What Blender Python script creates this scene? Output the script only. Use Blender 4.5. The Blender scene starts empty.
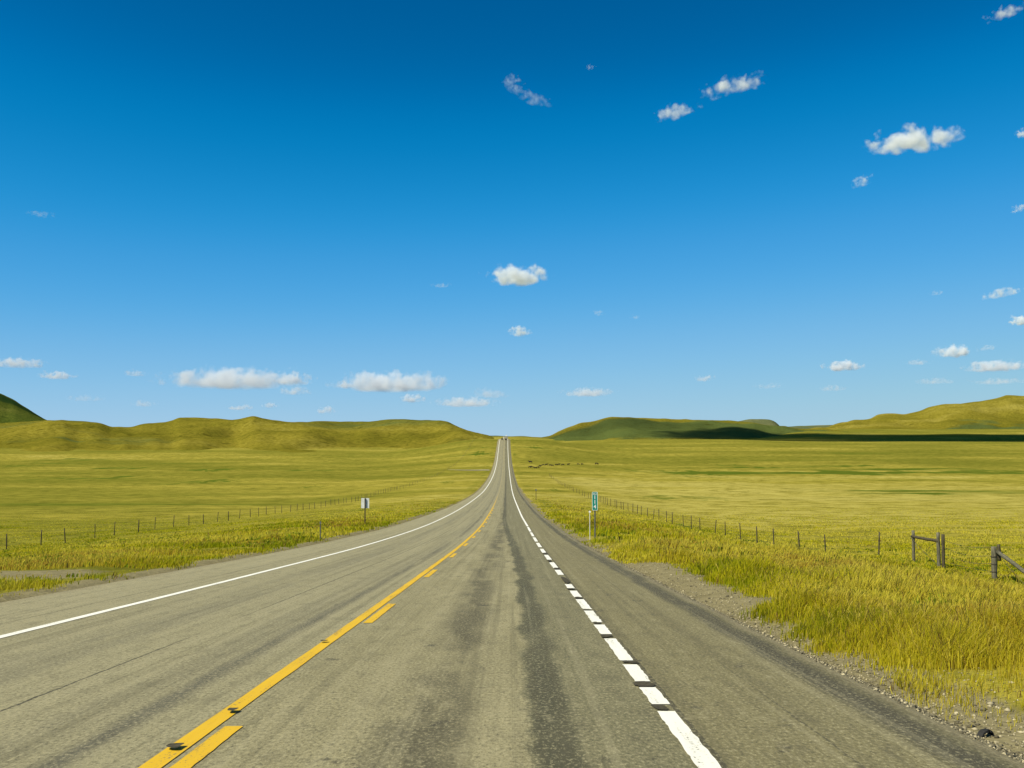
import bpy, bmesh, math, random
import numpy as np
from mathutils import Vector, Matrix, noise as mnoise

random.seed(7)
RNG = np.random.default_rng(11)
R = math.radians
SC = bpy.context.scene
COL = SC.collection

# ------------------------------------------------------------------ camera, sky, sun, exposure
F = 1000.0                                   # focal length in pixels at 1024 wide
PITCH = math.atan(66 / F)
cam_d = bpy.data.cameras.new("camera")
cam_d.sensor_width = 36.0
cam_d.lens = 36.0 * F / 1024.0
cam_d.clip_start = 0.1
cam_d.clip_end = 200000.0
cam = bpy.data.objects.new("camera", cam_d)
cam.location = (0, 0, 0)                     # eye level is z = 0, the road lies below
cam.rotation_euler = (R(90) + PITCH, 0, 0)
COL.objects.link(cam)
SC.camera = cam

SUN = Vector((-0.56, -0.36, 0.76)).normalized()      # towards the sun
sun_d = bpy.data.lights.new("sun", 'SUN')
sun_d.energy = 4.8
sun_d.angle = R(0.53)
sun_d.color = (1.0, 0.93, 0.70)
sun = bpy.data.objects.new("sun", sun_d)
sun.rotation_euler = SUN.to_track_quat('Z', 'Y').to_euler()
COL.objects.link(sun)

world = bpy.data.worlds.new("World")
SC.world = world
world.use_nodes = True
wn = world.node_tree
wn.nodes.clear()
sky = wn.nodes.new('ShaderNodeTexSky')
sky.sky_type = 'NISHITA'
sky.sun_disc = False
sky.sun_elevation = math.asin(SUN.z)
sky.sun_rotation = math.atan2(SUN.x, SUN.y)
sky.altitude = 4000
sky.air_density = 1.0
sky.dust_density = 0.0
sky.ozone_density = 8.0
EXPO = 0.5
# the camera's colour response to the sky (deep, polarised blue): tone curves on the sky texture's own colour
cs = wn.nodes.new('ShaderNodeVectorMath'); cs.operation = 'SCALE'; cs.inputs['Scale'].default_value = 0.1 * 2 ** 0.25
cv = wn.nodes.new('ShaderNodeRGBCurve')
def curve(ch, pts):
    c = cv.mapping.curves[ch]
    c.points[0].location = pts[0]; c.points[-1].location = pts[-1]
    for p in pts[1:-1]: c.points.new(*p)
curve(0, [(0, 0), (0.06, 0.0), (0.083, 0.003), (0.125, 0.058), (0.223, 0.21), (0.37, 0.33), (0.565, 0.40), (1, 0.62)])
curve(1, [(0, 0), (0.127, 0.107), (0.175, 0.215), (0.262, 0.347), (0.439, 0.50), (0.63, 0.575), (0.80, 0.60), (1, 0.68)])
curve(2, [(0, 0), (0.305, 0.320), (0.407, 0.535), (0.571, 0.725), (0.806, 0.785), (0.93, 0.77), (1, 0.75)])
cv.mapping.update()
ce = wn.nodes.new('ShaderNodeVectorMath'); ce.operation = 'SCALE'; ce.inputs['Scale'].default_value = 10.0 / 2 ** EXPO
bg = wn.nodes.new('ShaderNodeBackground')
bg.inputs['Strength'].default_value = 0.10
wo = wn.nodes.new('ShaderNodeOutputWorld')
wn.links.new(sky.outputs[0], cs.inputs[0])
wn.links.new(cs.outputs[0], cv.inputs['Color'])
wn.links.new(cv.outputs[0], ce.inputs[0])
wn.links.new(ce.outputs[0], bg.inputs[0])
wn.links.new(bg.outputs[0], wo.inputs[0])

SC.view_settings.view_transform = 'Standard'
SC.view_settings.look = 'None'
SC.view_settings.exposure = EXPO
SC.view_settings.gamma = 1.0
SC.view_settings.use_curve_mapping = False
SC.render.engine = 'CYCLES'
SC.cycles.use_denoising = True
SC.cycles.max_bounces = 6
SC.cycles.volume_bounces = 6
SC.cycles.transparent_max_bounces = 16

# ------------------------------------------------------------------ helpers: objects
def link(name, me, mat=None, parent=None):
    o = bpy.data.objects.new(name, me)
    COL.objects.link(o)
    if mat is not None:
        me.materials.append(mat)
    if parent is not None:
        o.parent = parent
    return o

def tag(o, label=None, cat=None, group=None, kind=None):
    if label: o["label"] = label
    if cat: o["category"] = cat
    if group: o["group"] = group
    if kind: o["kind"] = kind
    return o

def empty(name, loc, rz=0.0):
    o = bpy.data.objects.new(name, None)
    COL.objects.link(o)
    o.location = loc
    o.rotation_euler = (0, 0, rz)
    return o

def mesh_np(name, V, Fc, smooth=True):
    """V (n,3); Fc (m,k) all with k corners"""
    V = np.ascontiguousarray(V, dtype=np.float32)
    Fc = np.ascontiguousarray(Fc, dtype=np.int32)
    me = bpy.data.meshes.new(name)
    me.vertices.add(len(V)); me.vertices.foreach_set('co', V.ravel())
    m, k = Fc.shape
    me.loops.add(m * k); me.loops.foreach_set('vertex_index', Fc.ravel())
    me.polygons.add(m)
    me.polygons.foreach_set('loop_start', np.arange(0, m * k, k, dtype=np.int32))
    me.polygons.foreach_set('loop_total', np.full(m, k, dtype=np.int32))
    if smooth:
        me.polygons.foreach_set('use_smooth', np.ones(m, dtype=bool))
    me.update(calc_edges=True)
    return me

def attr(me, name, arr, typ='FLOAT'):
    a = me.attributes.new(name, typ, 'POINT')
    arr = np.ascontiguousarray(arr, dtype=np.float32)
    a.data.foreach_set('value' if typ == 'FLOAT' else 'vector', arr.ravel())

def grid_faces(nr, nc, wrap=False):
    i = np.arange(nr - 1)[:, None]
    j = np.arange(nc if wrap else nc - 1)[None, :]
    a = i * nc + j
    b = i * nc + (j + 1) % nc
    return np.stack([a, b, b + nc, a + nc], -1).reshape(-1, 4)

class MB:
    """collects shapes in one bmesh"""
    def __init__(s): s.bm = bmesh.new()
    def box(s, size, loc, rot=None, bev=0.0):
        r = bmesh.ops.create_cube(s.bm, size=1.0)
        M = Matrix.Translation(loc) @ (rot.to_4x4() if rot else Matrix()) @ Matrix.Diagonal((*size, 1))
        bmesh.ops.transform(s.bm, matrix=M, verts=r['verts'])
        if bev:
            es = list({e for v in r['verts'] for e in v.link_edges})
            bmesh.ops.bevel(s.bm, geom=es, offset=bev, segments=2, affect='EDGES', profile=0.7)
        return s
    def tube(s, p, q, r0, r1=None, seg=8, caps=True):
        p, q = Vector(p), Vector(q)
        r1 = r0 if r1 is None else r1
        d = q - p
        rot = d.to_track_quat('Z', 'Y').to_matrix().to_4x4()
        M = Matrix.Translation((p + q) / 2) @ rot
        bmesh.ops.create_cone(s.bm, cap_ends=caps, segments=seg, radius1=r0, radius2=r1, depth=d.length, matrix=M)
        return s
    def ball(s, loc, size, sub=2):
        M = Matrix.Translation(loc) @ Matrix.Diagonal((*size, 1))
        bmesh.ops.create_icosphere(s.bm, subdivisions=sub, radius=1.0, matrix=M)
        return s
    def prism(s, prof, x0, x1, axis='X'):
        """profile of (a, b) pairs, extruded along an axis"""
        def P(t, a, b): return (t, a, b) if axis == 'X' else (a, t, b)
        A = [s.bm.verts.new(P(x0, a, b)) for a, b in prof]
        B = [s.bm.verts.new(P(x1, a, b)) for a, b in prof]
        n = len(prof)
        s.bm.faces.new(A[::-1]); s.bm.faces.new(B)
        for i in range(n):
            s.bm.faces.new([A[i], A[(i + 1) % n], B[(i + 1) % n], B[i]])
        return s
    def rough(s, amp, sc):
        for v in s.bm.verts:
            v.co += mnoise.noise_vector(v.co * sc) * amp
        return s
    def mesh(s, name, smooth=False):
        bmesh.ops.recalc_face_normals(s.bm, faces=s.bm.faces[:])
        me = bpy.data.meshes.new(name)
        s.bm.to_mesh(me); s.bm.free()
        if smooth:
            me.polygons.foreach_set('use_smooth', np.ones(len(me.polygons), dtype=bool))
        return me
    def build(s, name, mat, parent=None, smooth=False):
        return link(name, s.mesh(name, smooth), mat, parent)

# ------------------------------------------------------------------ helpers: shader nodes
class NT:
    def __init__(s, name):
        s.mat = bpy.data.materials.new(name)
        s.mat.use_nodes = True
        s.t = s.mat.node_tree
        s.t.nodes.clear()
        s.out = s.t.nodes.new('ShaderNodeOutputMaterial')
    def n(s, typ, **kw):
        nd = s.t.nodes.new(typ)
        for k, v in kw.items(): setattr(nd, k, v)
        return nd
    def put(s, sock, v):
        if isinstance(v, bpy.types.NodeSocket): s.t.links.new(v, sock)
        elif isinstance(v, (tuple, list)) and len(v) == 3 and sock.type == 'RGBA': sock.default_value = (*v, 1)
        else: sock.default_value = v
    def m(s, op, a, b=0.0, c=None, clamp=False):
        nd = s.n('ShaderNodeMath', operation=op, use_clamp=clamp)
        s.put(nd.inputs[0], a); s.put(nd.inputs[1], b)
        if c is not None: s.put(nd.inputs[2], c)
        return nd.outputs[0]
    def vm(s, op, a, b):
        nd = s.n('ShaderNodeVectorMath', operation=op)
        s.put(nd.inputs[0], a); s.put(nd.inputs[1], b)
        return nd.outputs[0]
    def ss(s, x, a, b, lo=0.0, hi=1.0):
        nd = s.n('ShaderNodeMapRange', interpolation_type='SMOOTHSTEP')
        s.put(nd.inputs[0], x)
        if a > b: a, b, lo, hi = b, a, hi, lo
        for i, v in enumerate((a, b, lo, hi)): nd.inputs[i + 1].default_value = v
        return nd.outputs[0]
    def band(s, x, a, b, soft):
        return s.m('MULTIPLY', s.ss(x, a - soft, a + soft), s.ss(x, b + soft, b - soft))
    def noise(s, vec, scale=1.0, detail=4.0, rough=0.55, dist=0.0):
        nd = s.n('ShaderNodeTexNoise')
        s.put(nd.inputs['Vector'], vec)
        nd.inputs['Scale'].default_value = scale
        nd.inputs['Detail'].default_value = detail
        nd.inputs['Roughness'].default_value = rough
        nd.inputs['Distortion'].default_value = dist
        return nd.outputs[0]
    def mix(s, f, a, b, blend='MIX'):
        nd = s.n('ShaderNodeMix', data_type='RGBA', blend_type=blend)
        s.put(nd.inputs[0], f); s.put(nd.inputs[6], a); s.put(nd.inputs[7], b)
        return nd.outputs[2]
    def ramp(s, f, stops):
        nd = s.n('ShaderNodeValToRGB')
        s.put(nd.inputs[0], f)
        el = nd.color_ramp.elements
        while len(el) < len(stops): el.new(0.5)
        for e, (p, c) in zip(el, stops):
            e.position = p; e.color = (*c, 1)
        return nd.outputs[0]
    def xyz(s, vec):
        nd = s.n('ShaderNodeSeparateXYZ'); s.put(nd.inputs[0], vec); return nd.outputs
    def comb(s, x, y, z):
        nd = s.n('ShaderNodeCombineXYZ')
        for i, v in enumerate((x, y, z)): s.put(nd.inputs[i], v)
        return nd.outputs[0]
    def pos(s): return s.n('ShaderNodeNewGeometry').outputs['Position']
    def at(s, name): return s.n('ShaderNodeAttribute', attribute_name=name)
    def bump(s, h, strength, dist):
        nd = s.n('ShaderNodeBump'); s.put(nd.inputs['Height'], h)
        nd.inputs['Strength'].default_value = strength; nd.inputs['Distance'].default_value = dist
        return nd.outputs[0]
    def bsdf(s, col, rough=0.9, spec=0.2, metal=0.0, normal=None):
        nd = s.n('ShaderNodeBsdfPrincipled')
        s.put(nd.inputs['Base Color'], col)
        s.put(nd.inputs['Roughness'], rough)
        nd.inputs['Specular IOR Level'].default_value = spec
        nd.inputs['Metallic'].default_value = metal
        if normal is not None: s.put(nd.inputs['Normal'], normal)
        return nd.outputs[0]
    def done(s, surf=None, vol=None):
        if surf is not None: s.t.links.new(surf, s.out.inputs['Surface'])
        if vol is not None: s.t.links.new(vol, s.out.inputs['Volume'])
        return s.mat

def worn(name, c0, c1, scale=6.0, rough=0.8, spec=0.3, metal=0.0, stretch=(1, 1, 1), bump=0.0):
    t = NT(name)
    v = t.vm('MULTIPLY', t.n('ShaderNodeTexCoord').outputs['Object'], stretch)
    n = t.noise(v, scale, 6, 0.65)
    col = t.mix(t.ss(n, 0.3, 0.7), c0, c1)
    nm = t.bump(n, 0.5, bump) if bump else None
    return t.done(t.bsdf(col, rough, spec, metal, nm))

# ------------------------------------------------------------------ terrain functions (metres, z relative to eye level)
def pchip(xs, ys):
    xs, ys = np.asarray(xs, float), np.asarray(ys, float)
    h = np.diff(xs); d = np.diff(ys) / h
    m = np.zeros_like(xs)
    same = d[:-1] * d[1:] > 0
    w1 = 2 * h[1:] + h[:-1]; w2 = h[1:] + 2 * h[:-1]
    with np.errstate(divide='ignore', invalid='ignore'):
        hm = (w1 + w2) / (w1 / d[:-1] + w2 / d[1:])
    m[1:-1] = np.where(same, hm, 0.0)
    m[0], m[-1] = d[0], d[-1]
    def f(x):
        x = np.asarray(x, float)
        xc = np.clip(x, xs[0], xs[-1])
        i = np.clip(np.searchsorted(xs, xc) - 1, 0, len(h) - 1)
        t = (xc - xs[i]) / h[i]
        return ((1 + 2 * t) * (1 - t) ** 2 * ys[i] + t * (1 - t) ** 2 * h[i] * m[i]
                + t * t * (3 - 2 * t) * ys[i + 1] + t * t * (t - 1) * h[i] * m[i + 1])
    return f

_road = pchip([-9000, -400, -60, 0, 12.6, 24.3, 45, 68.8, 100, 137, 194, 250, 290, 340, 394, 460, 538, 600, 684, 740, 800, 860, 905, 940, 965, 1000, 1040, 1100, 1350, 1700, 2100, 2400, 2650, 3200, 15000],
              [22, 14, 2.1, -1.55, -2.32, -3.02, -4.2, -5.35, -6.6, -7.8, -9.35, -10.6, -11.2, -11.6, -11.75, -11.55, -10.6, -9.3, -6.4, -3.4, 0.2, 4.1, 7.0, 9.0, 10.0, 10.8, 10.7, 9.0, 5.0, 8.0, 23, 32.2, 34.5, 24, 30])
_xc = pchip([-9000, 0, 70, 100, 137, 194, 278, 394, 538, 684, 800, 905, 2600, 15000],
            [-2.5, -2.5, -2.56, -2.72, -2.9, -3.25, -3.72, -4.34, -5.2, -6.2, -6.95, -7.5, -15.5, -15.5])
_left = pchip([-9000, -60, 0, 20, 45, 71, 97, 125, 200, 316, 450, 600, 800, 1000, 1200, 1500, 1800, 2500, 4000, 15000],
              [20, 2, -1.9, -3.5, -5.5, -7.2, -8.2, -9.3, -12.0, -14.4, -14.6, -13, -8.5, -2.5, 3, 11, 17, 28, 40, 60])
_right = pchip([-9000, -60, 0, 20, 35, 42, 47, 55, 72, 95, 120, 170, 250, 350, 420, 500, 600, 700, 850, 1000, 1150, 1250, 1320, 1450, 1600, 1800, 2000, 2300, 2600, 3500, 15000],
               [20, 2, -1.9, -3.5, -4.7, -4.85, -5.2, -6.1, -7.0, -8.0, -8.9, -10.4, -12.2, -13.4, -13.6, -13, -11.3, -9.0, -4, 2, 7.6, 10.3, 11.2, 11.3, 13.5, 21.5, 31, 44, 54, 64, 90])

_right_low = pchip([-9000, -60, 0, 20, 35, 42, 47, 55, 72, 95, 120, 170, 250, 350, 420, 500, 600, 700, 850, 1000, 1150, 1250, 1320, 1450, 1700, 2100, 2600, 3500, 15000],
               [20, 2, -1.9, -3.5, -4.7, -4.85, -5.2, -6.1, -7.0, -8.0, -8.9, -10.4, -12.2, -13.4, -13.6, -13, -11.3, -9.0, -4, 2, 8.6, 12.6, 14.2, 15.0, 17.0, 20.0, 26.0, 38, 60])

ROWS = np.unique(np.concatenate([np.arange(-30, 90, 0.5), np.arange(90, 320, 2.0), np.arange(320, 1100, 5.0), np.arange(1100, 2660, 10.0)]))
ROW_Z = _road(ROWS)
ROW_C = _xc(ROWS)
def road_z(y): return np.interp(y, ROWS, ROW_Z)
def road_c(y): return np.interp(y, ROWS, ROW_C)

def sstep(a, b, x):
    t = np.clip((x - a) / (b - a), 0, 1)
    return t * t * (3 - 2 * t)

# cheap tileless value noise on numpy arrays
_perm = RNG.permutation(4096)
_val = RNG.random(4096)
def vnoise(x, y, seed=0):
    xi = np.floor(x).astype(np.int64); yi = np.floor(y).astype(np.int64)
    fx = x - xi; fy = y - yi
    fx = fx * fx * (3 - 2 * fx); fy = fy * fy * (3 - 2 * fy)
    def h(a, b): return _val[(_perm[(a + seed * 131) & 4095] + b * 57 + seed) & 4095]
    return (h(xi, yi) * (1 - fx) + h(xi + 1, yi) * fx) * (1 - fy) + (h(xi, yi + 1) * (1 - fx) + h(xi + 1, yi + 1) * fx) * fy
def fbm(x, y, oct=4, seed=0):
    s = 0.0; a = 0.5; t = 0.0
    for k in range(oct):
        s = s + a * vnoise(x * 2 ** k + 17.3 * k, y * 2 ** k - 9.1 * k, seed + k); t += a; a *= 0.5
    return s / t

def ground(x, y):
    x = np.asarray(x, float); y = np.asarray(y, float)
    d = x - _xc(y)
    rz = np.where((y > ROWS[0]) & (y < ROWS[-1]), road_z(y), _road(y))
    far = np.maximum(y, 0)
    wl = sstep(7.2, 36 + 0.09 * far, -d)
    wr = sstep(6.6, 19 + 0.10 * far, d)
    k = sstep(0.20, 0.30, x / np.maximum(y, 1.0))
    side = np.where(d < 0, _left(y), _right(y) * k + _right_low(y) * (1 - k))
    w = np.where(d < 0, wl, wr)
    h = rz * (1 - w) + side * w
    # left ditch, undulation away from the road
    ad = np.abs(d)
    lump = sstep(9, 40, ad)
    r = np.hypot(x, y)
    h = h + lump * ((fbm(x / 23, y / 23, 3, 3) - 0.5) * 0.55 + (fbm(x / 90, y / 70, 3, 5) - 0.5) * 1.1 * sstep(40, 200, r)
                    + (fbm(x / 420, y / 240, 3, 8) - 0.5) * 4.0 * sstep(250, 900, r))
    h = h + sstep(6.6, 8.5, ad) * (fbm(x / 2.3, y / 2.3, 3, 1) - 0.5) * 0.16 * sstep(300, 60, r)
    # eroded gully behind the left fence
    g = np.exp(-((y - (84 + 3.0 * np.sin(x / 4.0) - 0.35 * (x + 42))) / 0.9) ** 2) * sstep(-46, -44.5, x) * sstep(-31.5, -34.0, x)
    h = h - 0.75 * g * sstep(0.35, 0.6, vnoise(x / 3.1, y / 9, 21))
    # under the pavement
    core = sstep(7.0, 6.0, ad)
    return h - 0.14 * core

def ray(px, py):
    """direction through a pixel, as (dx/dy, dz/dy)"""
    up = (384 - py) / F
    fy = math.cos(PITCH) - math.sin(PITCH) * up
    fz = math.sin(PITCH) + math.cos(PITCH) * up
    return (px - 512) / F / fy, fz / fy

def hit(px, py, y0=5.0, y1=4000.0):
    a, b = ray(px, py)
    ys = np.geomspace(y0, y1, 6000)
    g = ground(a * ys, ys) - b * ys
    k = np.argmax(g > 0)
    if g[k] <= 0: return None
    return a * ys[k], ys[k], float(b * ys[k])

def on_ground(x, y, dz=0.0): return (x, y, float(ground(x, y)) + dz)

# ------------------------------------------------------------------ materials
def field_material(name, gold, olive, straw, green, hill=0.0):
    t = NT(name)
    p = t.pos()
    ps = t.vm('MULTIPLY', p, (0.55, 1.0, 1.0))
    n0 = t.noise(ps, 1 / 230, 3, 0.5)
    n1 = t.noise(ps, 1 / 48, 4, 0.55)
    n2 = t.noise(p, 1 / 5.0, 5, 0.65)
    n3 = t.noise(p, 1 / 0.55, 4, 0.7)
    f = t.m('ADD', t.m('MULTIPLY', n0, 0.62), t.m('MULTIPLY', n1, 0.38))
    f = t.m('ADD', t.m('MULTIPLY', f, 0.66), t.m('MULTIPLY', n2, 0.34))
    dry = t.at('dry').outputs['Fac']
    f = t.m('ADD', f, t.m('MULTIPLY', t.m('SUBTRACT', dry, 0.5), 0.24))
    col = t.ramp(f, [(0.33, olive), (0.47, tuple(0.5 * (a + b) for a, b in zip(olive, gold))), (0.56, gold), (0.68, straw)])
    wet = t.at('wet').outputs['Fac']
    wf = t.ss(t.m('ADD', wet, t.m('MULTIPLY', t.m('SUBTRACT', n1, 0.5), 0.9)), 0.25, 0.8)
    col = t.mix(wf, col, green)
    # darker where the tussock noise is low
    tus = t.m('ADD', t.m('MULTIPLY', n2, 0.5), t.m('MULTIPLY', n3, 0.5))
    col = t.mix(t.ss(tus, 0.54, 0.38, 0.0, 0.62), col, tuple(c * 0.45 for c in olive))
    scrub = t.m('MULTIPLY', t.ss(t.noise(p, 1 / 7.5, 3, 0.6), 0.60, 0.70), t.ss(n0, 0.42, 0.60))
    col = t.mix(t.m('MULTIPLY', scrub, 0.45), col, tuple(c * 0.62 for c in olive))
    if hill:
        sp = t.m('MULTIPLY', t.ss(t.noise(p, 1 / 13.0, 3, 0.6), 0.55, 0.68), t.ss(t.noise(p, 1 / 120.0, 3, 0.5), 0.42, 0.58))
        col = t.mix(t.m('MULTIPLY', sp, 0.7), col, tuple(c * 0.42 for c in olive))
    soil = t.at('soil').outputs['Fac']
    sf = t.ss(t.m('ADD', soil, t.m('MULTIPLY', t.m('SUBTRACT', n2, 0.5), 1.2)), 0.45, 0.75)
    col = t.mix(sf, col, t.mix(n3, (0.10, 0.084, 0.044), (0.275, 0.240, 0.135)))
    gully_shade = t.at('gully_shade').outputs['Fac']
    col = t.mix(t.ss(gully_shade, 0.3, 0.7), col, (0.018, 0.015, 0.010))  # shadow of the gully bank, painted in as a dark strip
    nm = t.bump(t.m('ADD', tus, t.m('MULTIPLY', t.noise(p, 1 / 22.0, 4, 0.6), 2.5 if hill else 0.6)), 0.7, 0.35 + hill * 1.0)
    return t.done(t.bsdf(col, 1.0, 0.0, 0.0, nm))

GOLD, OLIVE, STRAW, GREEN = (0.285, 0.242, 0.039), (0.150, 0.147, 0.019), (0.365, 0.312, 0.078), (0.080, 0.112, 0.012)
M_field = field_material("prairie grass ground", GOLD, OLIVE, STRAW, GREEN)
M_hill = field_material("hill grass", (0.210, 0.176, 0.022), (0.112, 0.104, 0.010), (0.28, 0.236, 0.045), (0.082, 0.108, 0.030), 1.5)
M_green_hill = field_material("green hill grass", (0.085, 0.100, 0.016), (0.042, 0.066, 0.010), (0.13, 0.130, 0.028), (0.02, 0.045, 0.012), 1.5)
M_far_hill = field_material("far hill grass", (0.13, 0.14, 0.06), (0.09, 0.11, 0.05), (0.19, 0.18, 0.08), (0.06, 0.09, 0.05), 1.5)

# ------------------------------------------------------------------ ground
def build_ground():
    az = np.concatenate([np.arange(-180, -36, 4.0), np.arange(-36, -4, 0.14), np.arange(-4, 3.0, 0.05), np.arange(3.0, 36, 0.14), np.arange(36, 180, 4.0)])
    az = np.radians(az)
    rr = np.concatenate([[0.3], np.geomspace(1.2, 1500, 640), np.geomspace(1530, 16000, 90)])
    A, Rr = np.meshgrid(az, rr)
    X = np.sin(A) * Rr; Y = np.cos(A) * Rr
    Z = ground(X, Y)
    me = mesh_np("ground", np.stack([X, Y, Z], -1).reshape(-1, 3), grid_faces(len(rr), len(az), True))
    x, y = X.ravel(), Y.ravel()
    d = x - _xc(y)
    wet = np.zeros_like(x); dry = np.full_like(x, 0.5); soil = np.zeros_like(x)
    # damp green swales and creek beds of the valley
    spots = [(930, 472.3, 190, 2.2, 1.0), (690, 473, 45, 3.0, .8), (740, 466, 40, 1.6, .7), (625, 470.5, 45, 1.2, .7), (850, 466, 50, 1.2, .5),
             (900, 492, 170, 3.0, .40), (660, 497.5, 70, 2.2, .65), (700, 531, 60, 5.0, .8), (555, 490.5, 9, 2.5, .9), (770, 536, 30, 4, .5),
             (212, 469.8, 34, 1.6, 1.0), (60, 460, 70, 2.0, .7), (60, 479, 90, 2.5, .75), (205, 482, 45, 2.6, .8), (130, 468, 40, 1.0, .8), (15, 466, 35, 1.2, .7),
             (310, 487, 22, 1.2, .7), (362, 509.5, 14, 2.0, .9), (12, 556, 22, 5, .9), (4, 570, 10, 3, .9), (440, 482, 25, 2.0, .6),
             (300, 470, 60, 1.2, .6), (400, 472, 40, 1.2, .5), (600, 446, 40, 1.5, .4), (200, 452, 60, 1.5, .3), (535, 447, 9, 3, .6), (480, 452, 8, 3, .6),
             (60, 535, 60, 9, .45), (450, 448, 40, 1.2, .4), (350, 455, 60, 1.2, .45), (820, 455, 60, 1.3, .35), (640, 455, 60, 1.5, .35)]
    for (px, py, w, h, s) in spots:
        c = hit(px, py)
        if c is None: continue
        n_, f_ = hit(px, py + h), hit(px, py - h)
        ay = max(2.0, 0.5 * abs((f_[1] if f_ else c[1] * 1.1) - n_[1]))
        ax = w / F * c[1]
        wob = (fbm(x / (ax * .16), y / (ax * .3), 4, 31) - 0.5) * ay * 3.6
        s = s * (0.45 + 1.1 * fbm(x / (ax * .22), y * 0 + px, 3, 33))
        wet = np.maximum(wet, s * np.exp(-((x - c[0]) / ax) ** 2 - ((y - c[1] + wob) / ay) ** 2))
    wet = wet + sstep(0.56, 0.78, fbm(x / 160, y / 30, 4, 40)) * 0.55 * sstep(60, 250, y)
    # roadside: greener strip at the foot of the bank, dry crest beyond
    wet = np.maximum(wet, 0.55 * np.exp(-((np.abs(d) - 8.5) / 2.2) ** 2) * sstep(0.35, 0.6, fbm(x / 9, y / 9, 3, 44)))
    dry += (fbm(x / 60, y / 25, 3, 50) - 0.5) * 1.4
    dry += np.where(d > 0, 0.42 * sstep(60, 120, y) * sstep(620, 330, y) + 0.10 - 0.40 * sstep(450, 800, y), -0.28 + 0.12 * sstep(300, 700, y)) * sstep(15, 40, np.abs(d))
    dry += (fbm(x / 150, y / 110, 4, 55) - 0.5) * 1.1 * sstep(100, 300, y)
    # bare gravel along the pavement edges and the small pull-outs
    edge = 5.85 + (fbm(y / 3.0, x * 0 + 3, 4, 60) - 0.5) * 1.0 + 0.9 * np.exp(-((y - 24) / 8.5) ** 2)
    soil = np.maximum(soil, np.where(d > 0, sstep(edge + 1.25, edge + 0.35, d), 0) * sstep(400, 250, y))
    el = -(left_edge(y) + 2.5)
    soil = np.maximum(soil, np.where(d < 0, sstep(el + 1.35, el + 0.75, -d), 0) * 0.9)
    soil = np.maximum(soil, 0.95 * np.exp(-((y - 24.5) / 3.2) ** 4 - ((x + 12.3) / 2.6) ** 4))
    g = np.exp(-((y - (84 + 3.0 * np.sin(x / 4.0) - 0.35 * (x + 42))) / 1.0) ** 2) * sstep(-46, -44.5, x) * sstep(-31.5, -34.0, x) * sstep(0.35, 0.6, vnoise(x / 3.1, y / 9, 21))  # where the painted bank shadow runs along the gully
    attr(me, 'wet', np.clip(wet * 0.85, 0, 1)); attr(me, 'dry', np.clip(dry, 0, 1)); attr(me, 'soil', np.clip(soil, 0, 1)); attr(me, 'gully_shade', g)
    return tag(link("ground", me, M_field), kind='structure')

_ledge = pchip([-9000, 0, 95, 150, 210, 400, 15000], [-8.75, -8.75, -8.6, -8.0, -7.6, -7.5, -7.5])
def left_edge(y): return _ledge(y)
build_ground()

# ------------------------------------------------------------------ hills (each a landform of its own, foot sunk in the plain)
def hill(name, mat, sil, zr, zf, shape=1.0, lump=6.0, wave=180.0, zvar=0.0, back=900.0, drop=0.9, step=2.0, rows=90, seed=0, wetk=0.5, spur=0.0, face=0.0):
    s = np.array(sil, float)
    px = np.arange(s[0, 0], s[-1, 0] + 0.1, step)
    py = pchip(s[:, 0], s[:, 1])(px)
    py = py + (vnoise(px / 7.0, px * 0, seed + 3) - 0.5) * 0.5
    up = (384 - py) / F
    fy = math.cos(PITCH) - math.sin(PITCH) * up; fz = math.sin(PITCH) + math.cos(PITCH) * up
    a = (px - 512) / F / fy; b = fz / fy
    Zr = zr + zvar * (fbm(px / 90.0, px * 0 + 1.5, 2, seed + 5) - 0.5) * 2
    er = b * Zr
    Zf = np.full_like(px, zf) + (zr - zf) * 0.75 * (fbm(px / 60.0, px * 0 + 7, 3, seed + 9) - 0.5)
    ef = ground(a * Zf, Zf) - 1.5
    t = np.linspace(0, 1, rows)[:, None]
    Y = Zf + (Zr - Zf) * t
    S = (1 - shape) * t + shape * (t * t * (3 - 2 * t))
    E = ef + (er - ef) * S
    X = a * Y
    win = np.sin(np.pi * np.clip(t, 0, 1)) ** 0.8
    n = (fbm(X / wave, Y / (wave * 1.5), 4, seed + 11) - 0.5) * 2
    ridg = 1 - np.abs(fbm(X / (wave * 1.3), Y / (wave * 3.0), 3, seed + 15) - 0.5) * 4
    E = E + win * (n * lump + ridg * spur)
    k = np.linspace(0.03, 1, 16)[:, None]
    Yb = Zr + back * k; Xb = a * Yb
    Eb = er - drop * np.abs(er - ef) * k ** 1.3
    X = np.vstack([X, Xb]); Y = np.vstack([Y, Yb]); E = np.vstack([E, Eb])
    nr, nc = X.shape
    me = mesh_np(name, np.stack([X, Y, E], -1).reshape(-1, 3), grid_faces(nr, nc))
    x, y = X.ravel(), Y.ravel()
    tt = np.vstack([t + 0 * px[None, :], 1 + k + 0 * px[None, :]]).ravel()
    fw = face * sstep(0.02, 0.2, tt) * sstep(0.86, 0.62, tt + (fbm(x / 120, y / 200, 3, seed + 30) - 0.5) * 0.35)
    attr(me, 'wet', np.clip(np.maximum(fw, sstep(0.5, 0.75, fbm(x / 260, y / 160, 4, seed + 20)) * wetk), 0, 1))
    attr(me, 'dry', np.clip(0.5 + (fbm(x / 200, y / 120, 4, seed + 24) - 0.5) * 1.3, 0, 1))
    return tag(link(name, me, mat), kind='structure')

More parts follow.
